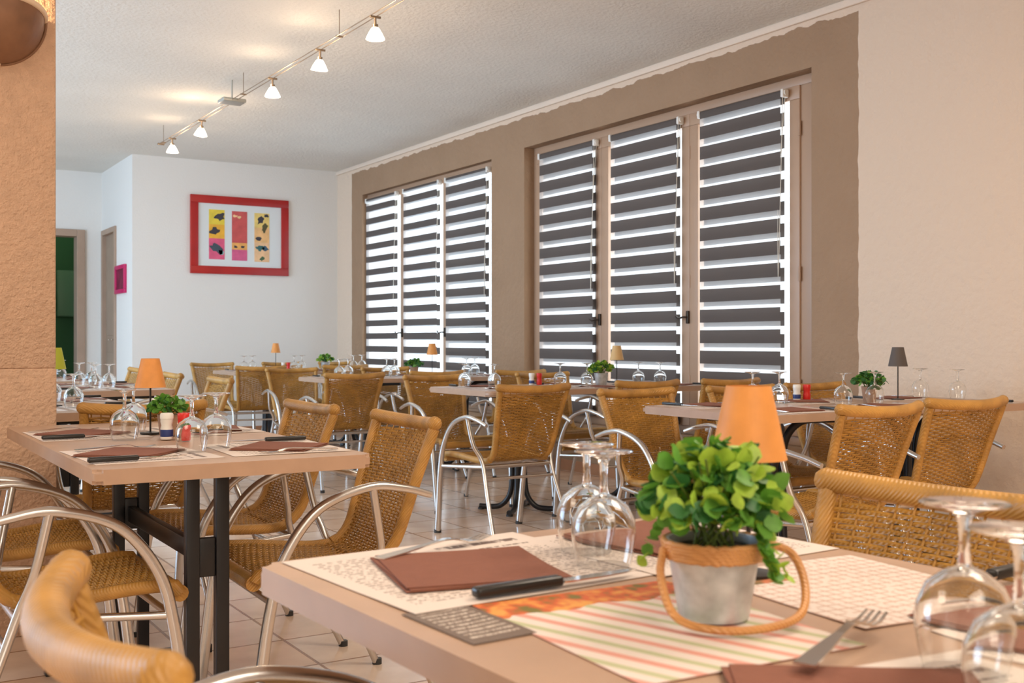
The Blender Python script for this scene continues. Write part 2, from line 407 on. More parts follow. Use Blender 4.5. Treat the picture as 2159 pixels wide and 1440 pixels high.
# zebra roller blinds ---------------------------------------------------
def blind(X, y0, y1, zt, zb, pitch, dark, shift, gap, label):
    o = empty('zebra_blind', (X, (y0+y1)/2, zt)); hw = (y1-y0)/2
    bm = BM(); tube(bm, [(0, -hw, 0), (0, hw, 0)], 0.019, 16); link('roller', bm, 'dense', o)
    for sgn in (-1, 1):
        bm = BM(); a, b = sorted((sgn*(hw+0.002), sgn*(hw+0.026)))
        box(bm, -0.024, 0.03, a, b, -0.03, 0.022, 0.006)
        tube(bm, [(0, sgn*(hw+0.026), 0), (0, sgn*(hw+0.034), 0)], 0.017, 12); link('bracket', bm, 'white', o)
    H_ = zt-zb
    for nm, x, ph in (('front_cloth', -0.018, 0.0), ('rear_cloth', 0.018, shift)):
        bm = BM(); z = 0.0; k = 0; L = [0.0]; zz = -ph-0.015
        edges = []
        zc = ph
        # bands counted from the roller down
        cur = 0.0; n = 0
        while True:
            a = n*pitch-(pitch-dark)+ph; b = a+dark      # dense band between a and b below the roller
            edges.append((a, b)); n += 1
            if a > H_: break
        pos = 0.0; segs = []
        for (a, b) in edges:
            if a > pos: segs.append((pos, min(a, H_), 1)); pos = min(a, H_)
            if b > pos: segs.append((pos, min(b, H_), 0)); pos = min(b, H_)
            if pos >= H_: break
        for (a, b, mi) in segs:
            if b-a < 1e-4: continue
            v = [bm.verts.new((x, yy, -q)) for yy, q in ((-hw, a), (hw, a), (hw, b), (-hw, b))]
            f = bm.faces.new(v); f.material_index = mi
        link(nm, bm, ['dense', 'sheer'], o, smooth=False)
    bm = BM(); box(bm, -0.022, 0.022, -hw, hw, -H_-0.022, -H_, 0.004); link('bottom_bar', bm, 'dense', o)
    bm = BM(); yb = -hw-0.012
    tube(bm, cat([(-0.012, yb, -0.02), (-0.03, yb+0.0, -0.6), (-0.03, yb+0.02, -1.15), (-0.012, yb+0.035, -0.6), (0.01, yb, -0.02)], 8), 0.0022, 6)
    link('pull_chain', bm, 'chain', o)
    tag(o, label, 'blind', 'striped roller blinds'); return o
ZT, ZB = 2.585, 0.47
blind(5.05, 4.940, 5.69, ZT, ZB, 0.139, 0.088, 0.030, 0, 'grey and white striped roller blind on the large window, casement nearest the pink wall')
blind(5.05, 5.935, 6.70, ZT, ZB, 0.139, 0.086, 0.026, 0, 'grey and white striped roller blind on the middle casement of the large window')
blind(5.05, 6.935, 7.69, ZT, ZB, 0.139, 0.084, 0.026, 0, 'grey and white striped roller blind on the large window, narrow casement beside the brown pier')
blind(5.02, 8.53, 9.29, ZT, ZB, 0.140, 0.074, 0.022, 0, 'bluish striped roller blind on the small window, casement beside the brown pier')
blind(5.02, 9.47, 10.21, ZT, ZB, 0.140, 0.066, 0.008, 0, 'bluish striped roller blind on the middle casement of the small window')
blind(5.02, 10.42, 11.14, ZT, ZB, 0.140, 0.064, 0.000, 0, 'bluish striped roller blind on the small window, casement nearest the back wall')

# doors -----------------------------------------------------------------
bm = BM(); fr(bm, 2.655, 2.81, 12.70, 13.42, -0.05, 2.32, 0.06)
d1 = struct(link('door_1', bm, 'doorframe', smooth=False))
bm = BM(); box(bm, 2.70, 2.74, 12.76, 13.36, 0.01, 2.26, 0.003)
for (z0, z1) in ((0.2, 0.9), (1.1, 2.1)): box(bm, 2.690, 2.702, 12.86, 13.26, z0, z1, 0.006)
leaf = link('door_leaf', bm, 'door', d1, smooth=False)
bm = BM(); tube(bm, cat([(2.70, 12.84, 1.05), (2.65, 12.84, 1.05), (2.645, 12.94, 1.05)], 5), 0.008, 8); link('door_handle', bm, 'steel', leaf)
bm = BM()
box(bm, 2.40, 2.49, 13.46, 13.67, 0, 2.33, 0.005); box(bm, 1.53, 1.62, 13.46, 13.67, 0, 2.33, 0.005); box(bm, 1.62, 2.40, 13.46, 13.67, 2.25, 2.33, 0.005)
struct(link('door_2', bm, 'doorframe', smooth=False))
# towel box in the green room
bm = BM(); box(bm, 2.44, 2.74, 15.05, 15.19, 1.35, 1.95, 0.02); o = link('towel_dispenser', bm, mat('green_grey_metal', lin(110, 150, 116), 0.4))
tag(o, 'pale green-grey wall box inside the green room', 'dispenser')

# framed print on the back wall ------------------------------------------
pic = empty('framed_print', (3.84, BY-0.001, 2.20))
bm = BM(); hw, hh, fw = 0.555, 0.428, 0.085
for a in ((-hw, hw, hh-fw, hh), (-hw, hw, -hh, -hh+fw), (-hw, -hw+fw, -hh+fw, hh-fw), (hw-fw, hw, -hh+fw, hh-fw)):
    box(bm, a[0], a[1], -0.035, 0, a[2], a[3], 0.004)
link('frame', bm, 'red', pic)
bm = BM(); box(bm, -hw+fw, hw-fw, -0.016, -0.004, -hh+fw, hh-fw); link('mount', bm, 'matboard', pic, smooth=False)
def strip(x, w_, h_, z, bands, blobs, seed):
    rnd = random.Random(seed); bm = BM(); ms = []
    def mi(c):
        k = 'ink_%d_%d_%d' % c
        if k not in M: M[k] = mat(k, lin(*c), 0.6, var=0.12, vscale=14)
        if k not in ms: ms.append(k)
        return ms.index(k)
    zz = z+h_/2
    for (fr_, c) in bands:
        z1 = zz; zz -= h_*fr_; box(bm, x-w_/2, x+w_/2, -0.019, -0.016, zz, z1, 0, mi(c))
    for (bx, bz, br, ang, c) in blobs:
        n = 14; ctr = bm.verts.new((x+bx*w_, -0.0205, z+bz*h_)); ring = []
        for k in range(n):
            a = 2*PI*k/n; rr = br*rnd.uniform(0.55, 1.15); px, pz = rr*math.cos(a)*1.3, rr*math.sin(a)*0.8
            ring.append(bm.verts.new((max(x-w_/2, min(x+w_/2, x+bx*w_+px*math.cos(ang)-pz*math.sin(ang))), -0.0205, z+bz*h_+px*math.sin(ang)+pz*math.cos(ang))))
        for k in range(n):
            f = bm.faces.new((ctr, ring[k], ring[(k+1) % n])); f.material_index = mi(c)
    link('print_panel', bm, ms, pic, smooth=False)
K = (62, 58, 66)
strip(-0.265, 0.172, 0.545, 0.005, [(0.30, (232, 206, 70)), (0.28, (240, 180, 60)), (0.42, (226, 96, 132))],
      [(0.2, 0.36, 0.055, 0.3, K), (-0.15, 0.06, 0.055, 0, K), (0.0, -0.27, 0.07, -0.5, (70, 84, 96)), (0.3, -0.36, 0.03, -0.5, (140, 190, 190))], 1)
strip(-0.01, 0.172, 0.545, 0.0, [(0.64, (204, 88, 86)), (0.14, (240, 176, 96)), (0.22, (216, 96, 140))],
      [(-0.3, 0.4, 0.022, 0, (240, 200, 150)), (-0.05, 0.38, 0.02, 0, (240, 200, 150)), (-0.25, -0.22, 0.018, 0, K), (0.2, -0.22, 0.018, 0, K)], 2)
strip(0.245, 0.172, 0.545, -0.005, [(0.3, (236, 206, 120)), (0.3, (240, 190, 130)), (0.4, (240, 196, 150))],
      [(-0.1, 0.36, 0.045, 1.0, K), (0.3, 0.45, 0.025, 0, K), (0.2, 0.2, 0.042, 1.3, (90, 84, 50)), (-0.2, -0.02, 0.03, 0, K), (-0.15, -0.22, 0.04, 0, (60, 110, 110)), (0.2, -0.22, 0.035, 0, (60, 90, 110)), (0.0, -0.43, 0.03, 0.8, (70, 100, 70))], 3)
tag(pic, 'red framed print with three colourful vertical panels on the back wall', 'picture')
# small magenta picture on the niche wall
pk = empty('framed_picture', (2.68, 12.44, 1.71)); bm = BM(); fr(bm, -0.03, 0, -0.24, 0.24, -0.155, 0.155, 0.045)
link('frame', bm, 'magenta', pk)
bm = BM(); box(bm, -0.014, -0.002, -0.2, 0.2, -0.115, 0.115); link('picture_panel', bm, mat('dark_red_print', lin(120, 30, 60), 0.5, var=0.4, vscale=9), pk, smooth=False)
tag(pk, 'small magenta framed picture on the white side wall by the door', 'picture')

# wall lamp on the column --------------------------------------------------
sc_ = empty('wall_sconce', (0.466, 4.149, 1.985))
def tilt_up(bm):
    for v in bm.verts: v.co.z += 0.20*(-v.co.y)*max(0, v.co.z)/0.165
bm = BM(); q = [PI/2*k/10 for k in range(1, 11)]
lathe(bm, [(0.012, 0.0)]+[(0.165*math.sin(a), 0.165*(1-math.cos(a))) for a in q]+[(0.157*math.sin(a), 0.165-0.157*math.cos(a)) for a in q[::-1]], 36, a0=PI, a1=2*PI); tilt_up(bm)
link('bowl', bm, 'sconce', sc_)
bm = BM(); tube(bm, [(0.166*math.cos(a), 0.166*math.sin(a), 0.171) for a in [PI+PI*k/30 for k in range(31)]], 0.0095, 10); tilt_up(bm); link('rim', bm, 'sconce_rim', sc_)
bm = BM(); tube(bm, [(0.170*math.cos(a), -0.004, 0.170+0.172*math.sin(a)) for a in [PI+PI*k/30 for k in range(31)]], 0.005, 8); link('back_plate', bm, 'sconce', sc_)
bm = BM(); lathe(bm, [(0.0, -0.012), (0.022, -0.008), (0.028, 0.006), (0.012, 0.016)], 20, a0=PI, a1=2*PI, c=(0, 0, 0)); link('finial', bm, 'sconce_rim', sc_)
tag(sc_, 'brown half-bowl wall lamp with cream rim on the plaster column', 'wall lamp')
point('sconce_bulb', (0.466, 4.08, 2.22), 6, (1.0, 0.66, 0.36), 0.03)

# track lights ----------------------------------------------------------
TX, TZ = 2.565, 2.85
tr = empty('track_wires', (TX, 7.0, TZ))
for dx in (-0.018, 0.018):
    bm = BM(); tube(bm, [(dx, -3.6, 0), (dx, 3.30, 0)], 0.0032, 8); link('wire', bm, 'wire', tr)
bm = BM(); box(bm, -0.09, 0.09, 1.10, 1.25, -0.016, 0.014, 0.01); tube(bm, [(0, 1.17, 0.0), (0, 1.17, H-TZ)], 0.006, 8); link('feed_canopy', bm, mat('grey_canopy', lin(176, 176, 168), 0.4, 0.3), tr)
bm = BM(); box(bm, -0.03, 0.03, 3.28, 3.31, -0.008, 0.008, 0.003); link('wire_end', bm, 'wire', tr)
for yy in (-2.4, 0.9, 3.2, -0.9):
    bm = BM(); tube(bm, [(0, yy, 0), (0, yy, H-TZ)], 0.0025, 6); box(bm, -0.022, 0.022, yy-0.004, yy+0.004, -0.005, 0.005); link('hanger', bm, 'wire', tr)
tag(tr, 'pair of thin ceiling wires carrying the small glass spotlights', 'track')
spots = [(5.59, 0, 'nearest the camera, at the top of the photo'), (6.40, 8, 'second from the camera end'), (7.27, 0, 'in the middle of the row'),
         (8.96, 22, 'tilted, just past the grey feed box'), (9.89, 0, 'farthest, at the wire end over the back wall')]
sp0 = None
for (y, tilt, wh) in spots:
    if sp0 is None:
        sp0 = empty('spotlight')
        bm = BM(); box(bm, -0.032, 0.032, -0.007, 0.007, -0.019, -0.0068, 0.002); tube(bm, [(0, 0, -0.015), (0, 0, -0.06)], 0.007, 8); lathe(bm, [(0.0, -0.075), (0.016, -0.072), (0.016, -0.055), (0.0, -0.052)], 14); link('holder', bm, 'wire', sp0)
        bm = BM(); lathe(bm, [(0.014, -0.070), (0.024, -0.080), (0.040, -0.108), (0.053, -0.136), (0.050, -0.137), (0.036, -0.109), (0.020, -0.084), (0.012, -0.074)], 24); link('glass_shade', bm, 'lit_glass', sp0)
    o = put(sp0, (TX, y, TZ), 0, 'small lit glass spotlight, '+wh, 'spotlight', 'glass spotlights on the ceiling wires')
    o.rotation_euler = (math.radians(tilt), 0, 0)
    point('spot_bulb', (TX-0.075, y, TZ-0.06), 1.3, WARM, 0.02)
    point('spot_bulb_down', (TX, y, TZ-0.17), 5.0, WARM, 0.02)

# ------------------------------------------------------------------ chair
def chair_proto():
    c = empty('rattan_armchair')
    PR = cat([(0.212, 0.410), (0.196, 0.430), (0.10, 0.430), (0.0, 0.420), (-0.10, 0.414), (-0.165, 0.424), (-0.205, 0.465), (-0.230, 0.530), (-0.265, 0.645), (-0.312, 0.782)], 12)
    acc = [0.0]
    for i in range(1, len(PR)): acc.append(acc[-1]+math.hypot(PR[i][0]-PR[i-1][0], PR[i][1]-PR[i-1][1])) if False else acc.append(acc[-1]+(PR[i]-PR[i-1]).length)
    TL = acc[-1]
    def at(s):
        s = max(0, min(TL, s))
        for i in range(1, len(acc)):
            if s <= acc[i]+1e-9:
                k = (s-acc[i-1])/(acc[i]-acc[i-1]); p = PR[i-1].lerp(PR[i], k); d = (PR[i]-PR[i-1]).normalized(); return p, d
    def halfw(s):
        v = s/TL; return 0.212-0.052*min(1, v/0.48) if v < 0.5 else 0.160+0.038*((v-0.5)/0.5)
    def S(u, s, off=0.0):
        p, d = at(s); v = s/TL; bow = max(0, (v-0.5)/0.5); bow = 0.045*bow*bow*(1-u*u)
        hw = halfw(s); nrm = Vector((0, -d[1], d[0])) if False else None
        n = Vector((0.0, -d.y, d.x))
        sag = -0.008*(1-u*u)*(1 if v < 0.45 else 0)
        return Vector((u*hw, p.x-bow, p.y+sag))+Vector((0, n.y, n.z))*off
    # 2D vectors: PR entries are 3D with z=0 (x->y, y->z)
    pitch = 0.0088; ns = int(TL/pitch); split = TL*0.50; nst = 13
    def strands(bm, s0, s1):
        k = 0; s = s0
        while s < s1:
            ph = PI*(k % 2); N_ = 26; ring = []
            for j in range(N_+1):
                u = -1+2*j/N_; off = 0.0030*math.sin(PI*nst*(u+1)/2+ph)
                a = S(u, s-0.0038, off); b_ = S(u, s, off+0.0022); e = S(u, s+0.0038, off); g = S(u, s, off-0.0022)
                ring.append([bm.verts.new(q) for q in (a, b_, e, g)])
            for j in range(N_):
                for q in range(4): bm.faces.new((ring[j][q], ring[j][(q+1) % 4], ring[j+1][(q+1) % 4], ring[j+1][q]))
            s += pitch; k += 1
    def stakes(bm, s0, s1):
        for i in range(nst):
            u = -1+2*(i+0.5)/nst; tube(bm, [S(u, s0+(s1-s0)*k/14) for k in range(15)], 0.0026, 4, caps=False)
    # seat
    bm = BM(); strands(bm, 0.012, split); stakes(bm, 0.0, split)
    seat = link('seat', bm, 'cane', c)
    bm = BM()
    for sg in (-1, 1): tube(bm, [S(sg, split*k/16)+Vector((sg*0.012, 0, -0.004)) for k in range(17)], 0.0165, 10)
    tube(bm, [(-0.225, 0.212, 0.405), (0.225, 0.212, 0.405)], 0.021, 12); link('seat_edge', bm, 'cane_wrap', seat)
    # backrest
    bm = BM(); strands(bm, split, TL-0.02); stakes(bm, split-0.01, TL)
    back = link('backrest', bm, 'cane', c)
    bm = BM()
    for sg in (-1, 1):
        tube(bm, [S(sg, split-0.02+(TL-split+0.02)*k/14)+Vector((sg*0.008, 0, 0)) for k in range(15)], 0.0165, 10)
    top = [S(-1+2*k/20, TL) for k in range(21)]; top = [p+Vector((p.x*0.06, 0, 0.004+0.010*(abs(p.x)/0.185)**2)) for p in top]
    tube(bm, top, 0.0205, 14)
    for p in (top[0], top[-1]): bmesh.ops.create_icosphere(bm, subdivisions=2, radius=0.0215, matrix=Matrix.Translation(p))
    link('back_edge', bm, 'cane_wrap', back)
    # aluminium frame
    for sg in (-1, 1):
        A = cat([(sg*0.262, 0.228, 0.0), (sg*0.266, 0.208, 0.16), (sg*0.270, 0.185, 0.33), (sg*0.272, 0.148, 0.47), (sg*0.272, 0.055, 0.590), (sg*0.272, -0.085, 0.639), (sg*0.268, -0.19, 0.630), (sg*0.262, -0.275, 0.606)], 8)
        ia = min(range(len(A)), key=lambda i: abs(A[i].z-0.40)+(0 if i < 30 else 9))
        bm = BM(); tube(bm, A[ia:], lambda t: 0.0150-0.0050*t, 12); link('armrest', bm, 'alu', c)
        bm = BM(); tube(bm, A[:ia+1], lambda t: 0.0180-0.0030*t, 12); lg = link('leg', bm, 'alu', c)
        bm = BM(); lathe(bm, [(0, -0.0), (0.0195, 0.0), (0.0195, 0.018), (0.0, 0.019)], 12, c=(sg*0.262, 0.228, 0)); link('foot_cap', bm, 'cap', lg)
        bm = BM(); tube(bm, cat([(sg*0.270, -0.10, 0.635), (sg*0.252, -0.128, 0.50), (sg*0.212, -0.155, 0.405), (sg*0.222, -0.225, 0.22), (sg*0.245, -0.330, 0.0)], 6), 0.0115, 12); lg = link('leg', bm, 'alu', c)
        bm = BM(); lathe(bm, [(0, -0.0), (0.015, 0.0), (0.015, 0.018), (0.0, 0.019)], 12, c=(sg*0.245, -0.330, 0)); link('foot_cap', bm, 'cap', lg)
    bm = BM()
    for sg in (-1, 1): tube(bm, [(sg*0.268, 0.178, 0.365), (sg*0.210, -0.155, 0.385)], 0.010, 10)
    tube(bm, [(-0.212, -0.157, 0.385), (0.212, -0.157, 0.385)], 0.011, 10); tube(bm, [(-0.268, 0.180, 0.362), (0.268, 0.180, 0.362)], 0.010, 10)
    tube(bm, [(-0.216, -0.185, 0.325), (0.216, -0.185, 0.325)], 0.008, 10); link('seat_frame', bm, 'alu', c)
    return c
CH = chair_proto()
# facing directions: local +y is the front of the chair
FX, BX, FY, BYW = -PI/2, PI/2, 0.0, PI     # faces +X, -X, +Y, -Y
def chair(x, y, rz, label, group='rattan armchairs'): return put(CH, (x, y, 0), rz, label, 'chair', group)

# ------------------------------------------------------------------ tables
def tabletop(hx, hy, t=0.032, r=0.05):
    bm = BM(); pts = []
    for cx, cy, a in ((hx-r, hy-r, 0), (-hx+r, hy-r, 90), (-hx+r, -hy+r, 180), (hx-r, -hy+r, 270)):
        for k in range(7): q = math.radians(a+15*k); pts.append((cx+r*math.cos(q), cy+r*math.sin(q)))
    lo = [bm.verts.new((x, y, 0.75-t)) for x, y in pts]; hi = [bm.verts.new((x, y, 0.75)) for x, y in pts]
    ft = bm.faces.new(hi); fb = bm.faces.new(lo[::-1])
    for i in range(len(pts)): bm.faces.new((lo[i], lo[(i+1) % len(pts)], hi[(i+1) % len(pts)], hi[i]))
    es = list(ft.edges)+list(fb.edges); bmesh.ops.bevel(bm, geom=es, offset=0.009, segments=3, affect='EDGES'); return bm
def pedestal_table(hx, hy):
    t = empty('pedestal_table'); link('tabletop', tabletop(hx, hy), 'top', t)
    for k in range(4):
        a = PI/4+k*PI/2; c_, s_ = math.cos(a), math.sin(a); bm = BM()
        path = cat([(0.245, 0.021), (0.18, 0.018), (0.11, 0.030), (0.058, 0.090), (0.040, 0.19), (0.036, 0.36), (0.034, 0.50), (0.050, 0.62), (0.11, 0.690), (0.20, 0.703), (0.28, 0.705)], 6)
        path = [(p.x*c_, p.y*0+p.x*s_, p.y) for p in path]
        tube(bm, path, 0.0165, 12); lg = link('pedestal_leg', bm, 'black', t)
        bm = BM(); lathe(bm, [(0, 0), (0.02, 0), (0.02, 0.012), (0, 0.013)], 12, c=(0.235*c_, 0.235*s_, 0)); link('foot_cap', bm, 'cap', lg)
    bm = BM(); lathe(bm, [(0.0, 0.34), (0.045, 0.34), (0.045, 0.38), (0.0, 0.38)], 20); link('collar', bm, 'black', t)
    return t
def trestle_table(hx, hy, ly):
    t = empty('trestle_table'); link('tabletop', tabletop(hx, hy, 0.034, 0.02), 'top', t)
    for s_ in (-1, 1):
        bm = BM(); y = s_*ly
        for x in (-0.038, 0.038): box(bm, x-0.017, x+0.017, y-0.015, y+0.015, 0.02, 0.70, 0.003)
        box(bm, -hx*0.78, hx*0.78, y-0.02, y+0.02, 0.0, 0.028, 0.003); box(bm, -hx*0.8, hx*0.8, y-0.02, y+0.02, 0.69, 0.715, 0.003)
        box(bm, -0.021, 0.021, y-0.008, y+0.008, 0.43, 0.53, 0.003)
        link('trestle_leg', bm, 'black', t)
    bm = BM(); box(bm, -0.012, 0.012, -ly+0.015, ly-0.015, 0.455, 0.505, 0.003); link('stretcher', bm, 'black', t)
    return t

# ------------------------------------------------------------------ table ware prototypes (z = 0 at the table surface)
def glass_proto():
    g = empty('wine_glass')
    out = [(0.0335, 0.0), (0.0375, 0.018), (0.0405, 0.038), (0.0390, 0.056), (0.031, 0.073), (0.018, 0.083), (0.0065, 0.088)]
    inn = [(0.0045, 0.0845), (0.016, 0.080), (0.0290, 0.0705), (0.0375, 0.0545), (0.0390, 0.038), (0.0362, 0.018), (0.0325, 0.0)]
    bm = BM(); lathe(bm, out+[(0.0, 0.0885)], 40); lathe(bm, [(0.0, 0.084)]+inn+[(0.0335, 0.0)], 40); bmesh.ops.remove_doubles(bm, verts=bm.verts[:], dist=1e-5); link('bowl', bm, 'glass', g)
    bm = BM(); lathe(bm, [(0.0, 0.0887), (0.0065, 0.0887), (0.0050, 0.096), (0.0044, 0.110), (0.0050, 0.124), (0.0085, 0.1320), (0.0, 0.1320)], 24); link('stem', bm, 'glass', g)
    bm = BM(); lathe(bm, [(0.0, 0.1322), (0.0085, 0.1322), (0.020, 0.1375), (0.0355, 0.1402), (0.0368, 0.1410), (0.0355, 0.1420), (0.0, 0.1424)], 40); link('foot', bm, 'glass', g)
    return g
GL = glass_proto()
def sheet(bm, hx, hy, z, th, nx=1, ny=1, warp=None):
    uvl = bm.loops.layers.uv.verify(); g = {}
    for i in range(nx+1):
        for j in range(ny+1):
            u, v = i/nx, j/ny; dz = warp(u, v) if warp else 0
            g[i, j] = bm.verts.new((-hx+2*hx*u, -hy+2*hy*v, z+th+dz)); g[i, j, 0] = bm.verts.new((-hx+2*hx*u, -hy+2*hy*v, z+dz))
    for i in range(nx):
        for j in range(ny):
            f = bm.faces.new((g[i, j], g[i+1, j], g[i+1, j+1], g[i, j+1]))
            for l, (a, b) in zip(f.loops, ((i, j), (i+1, j), (i+1, j+1), (i, j+1))): l[uvl].uv = (a/nx, b/ny)
            bm.faces.new((g[i, j, 0], g[i, j+1, 0], g[i+1, j+1, 0], g[i+1, j, 0]))
    for i in range(nx):
        bm.faces.new((g[i, 0, 0], g[i+1, 0, 0], g[i+1, 0], g[i, 0])); bm.faces.new((g[i+1, ny, 0], g[i, ny, 0], g[i, ny], g[i+1, ny]))
    for j in range(ny):
        bm.faces.new((g[0, j+1, 0], g[0, j, 0], g[0, j], g[0, j+1])); bm.faces.new((g[nx, j, 0], g[nx, j+1, 0], g[nx, j+1], g[nx, j]))
def keepuv(name, bm, m):
    me = bpy.data.meshes.new(name); bmesh.ops.recalc_face_normals(bm, faces=bm.faces[:]); bm.to_mesh(me); bm.free(); me.materials.append(M[m])
    o = bpy.data.objects.new(name, me); COL.objects.link(o); return o
def mat_proto(hx, hy, style, seed=1):
    rnd = random.Random(seed); k1, k2 = rnd.uniform(0, 6), rnd.uniform(0, 6)
    bm = BM(); sheet(bm, hx, hy, 0.0004, 0.0006, 8, 8, lambda u, v: 0.0014*max(0, math.sin(3*u+k1)*math.cos(2.5*v+k2)))
    return keepuv('placemat', bm, 'paper_'+style)
# seat-local frame: the diner sits at -y looking +y
PM = mat_proto(0.185, 0.15, 'text')
bm = BM()
for i, (z, a, s_) in enumerate(((0.0, 0.0, 0.100), (0.0016, 0.03, 0.098), (0.0032, -0.02, 0.096))):
    nv = len(bm.verts); sheet(bm, s_, s_, z, 0.0013, 6, 6, lambda u, v: 0.0022*(0.5+0.5*math.sin(4*u+2*v+0.3*i))*u*v); bm.verts.ensure_lookup_table()
    for v in bm.verts[nv:]: v.co = Matrix.Rotation(a, 3, 'Z') @ v.co
NP = keepuv('napkin', bm, 'napkin')
def knife_proto():
    k = empty('steak_knife'); bm = BM()
    box(bm, -0.0085, 0.0085, -0.115, 0.0, 0.0, 0.012, 0.004); link('handle', bm, 'plastic', k)
    bm = BM(); pts = [(-0.008, 0), (0.008, 0), (0.009, 0.05), (0.006, 0.09), (-0.004, 0.115), (-0.0075, 0.09)]
    lo = [bm.verts.new((x, y, 0.004)) for x, y in pts]; hi = [bm.verts.new((x, y, 0.0056)) for x, y in pts]
    bm.faces.new(hi); bm.faces.new(lo[::-1])
    for i in range(6): bm.faces.new((lo[i], lo[(i+1) % 6], hi[(i+1) % 6], hi[i]))
    link('blade', bm, 'steel', k, smooth=False); return k
KN = knife_proto()
def fork_proto():
    bm = BM()
    def ribbon(pts, th=0.0018):
        r = [[bm.verts.new((x+sx*w_, y, z+dz)) for sx, dz in ((-1, 0), (1, 0), (1, th), (-1, th))] for (x, y, z, w_) in pts]
        for i in range(len(r)-1):
            for q in range(4): bm.faces.new((r[i][q], r[i][(q+1) % 4], r[i+1][(q+1) % 4], r[i+1][q]))
        bm.faces.new(r[0]); bm.faces.new(r[-1][::-1])
    ribbon([(0, -0.10, 0.004, 0.0095), (0, -0.06, 0.006, 0.008), (0, -0.01, 0.009, 0.0045), (0, 0.02, 0.011, 0.004), (0, 0.035, 0.010, 0.008), (0, 0.048, 0.006, 0.0115), (0, 0.055, 0.004, 0.0118)])
    for x in (-0.0099, -0.0033, 0.0033, 0.0099): ribbon([(x, 0.054, 0.004, 0.0019), (x, 0.08, 0.002, 0.0017), (x*0.95, 0.105, 0.006, 0.0011)], 0.0016)
    return link('fork', bm, 'steel')
FK = fork_proto()
def lamp_proto(shade, z0=0.160, z1=0.252):
    l = empty('table_lamp')
    bm = BM(); lathe(bm, [(0, 0), (0.030, 0), (0.030, 0.004), (0.006, 0.007), (0, 0.007)], 28); link('base', bm, 'pole', l)
    bm = BM(); tube(bm, [(0, 0, 0.006), (0, 0, z1-0.02)], 0.0028, 10); link('pole', bm, 'pole', l)
    bm = BM(); lathe(bm, [(0.0455, z0), (0.0265, z1), (0.0255, z1), (0.0445, z0), (0.0455, z0)], 36)
    for a in range(3): tube(bm, [(0, 0, z1-0.02), (0.0275*math.cos(a*2.09), 0.0275*math.sin(a*2.09), z1-0.012)], 0.001, 5)
    link('lamp_shade', bm, shade, l); return l
def leafset(bm, rnd, n, rad, h0, h1, size, droop=0):
    for i in range(n):
        th = rnd.uniform(0, 2*PI); ph = math.acos(rnd.uniform(-0.25, 1)); rr = rad*rnd.uniform(0.45, 1.05)
        c = Vector((rr*math.sin(ph)*math.cos(th), rr*math.sin(ph)*math.sin(th), h0+(h1-h0)*(0.35+0.65*math.cos(ph)*rnd.uniform(0.6, 1.0))))
        one_leaf(bm, rnd, c, size*rnd.uniform(0.6, 1.15), rnd.choice((0, 0, 1, 1, 2)))
def one_leaf(bm, rnd, c, s, mi):
    out = Vector((c.x, c.y, 0.02+rnd.uniform(0, 0.06))).normalized(); R = Matrix.Rotation(rnd.uniform(-0.9, 0.9), 3, out)
    side = out.cross(Vector((0, 0, 1)))
    side = (R @ (side.normalized() if side.length > 1e-3 else Vector((1, 0, 0)))); up = R @ out.cross(side).normalized()
    d = (up*rnd.uniform(-0.2, 1)+out*rnd.uniform(0.1, 1)).normalized(); side = d.cross(out.lerp(up, 0.3)).normalized() if d.cross(out.lerp(up, 0.3)).length > 1e-3 else side
    nn = side.cross(d); rows = []
    for (t, w_, k) in ((0, 0.12, 0), (0.25, 0.40, 0.05), (0.55, 0.50, 0.06), (0.82, 0.34, 0.02), (1, 0.06, -0.05)):
        p = c+d*(t-0.4)*s
        rows.append([bm.verts.new(p-side*w_*s+nn*k*s), bm.verts.new(p-nn*k*s*0.6), bm.verts.new(p+side*w_*s+nn*k*s)])
    for a, b in zip(rows, rows[1:]):
        for q in (0, 1): f = bm.faces.new((a[q], a[q+1], b[q+1], b[q])); f.material_index = mi
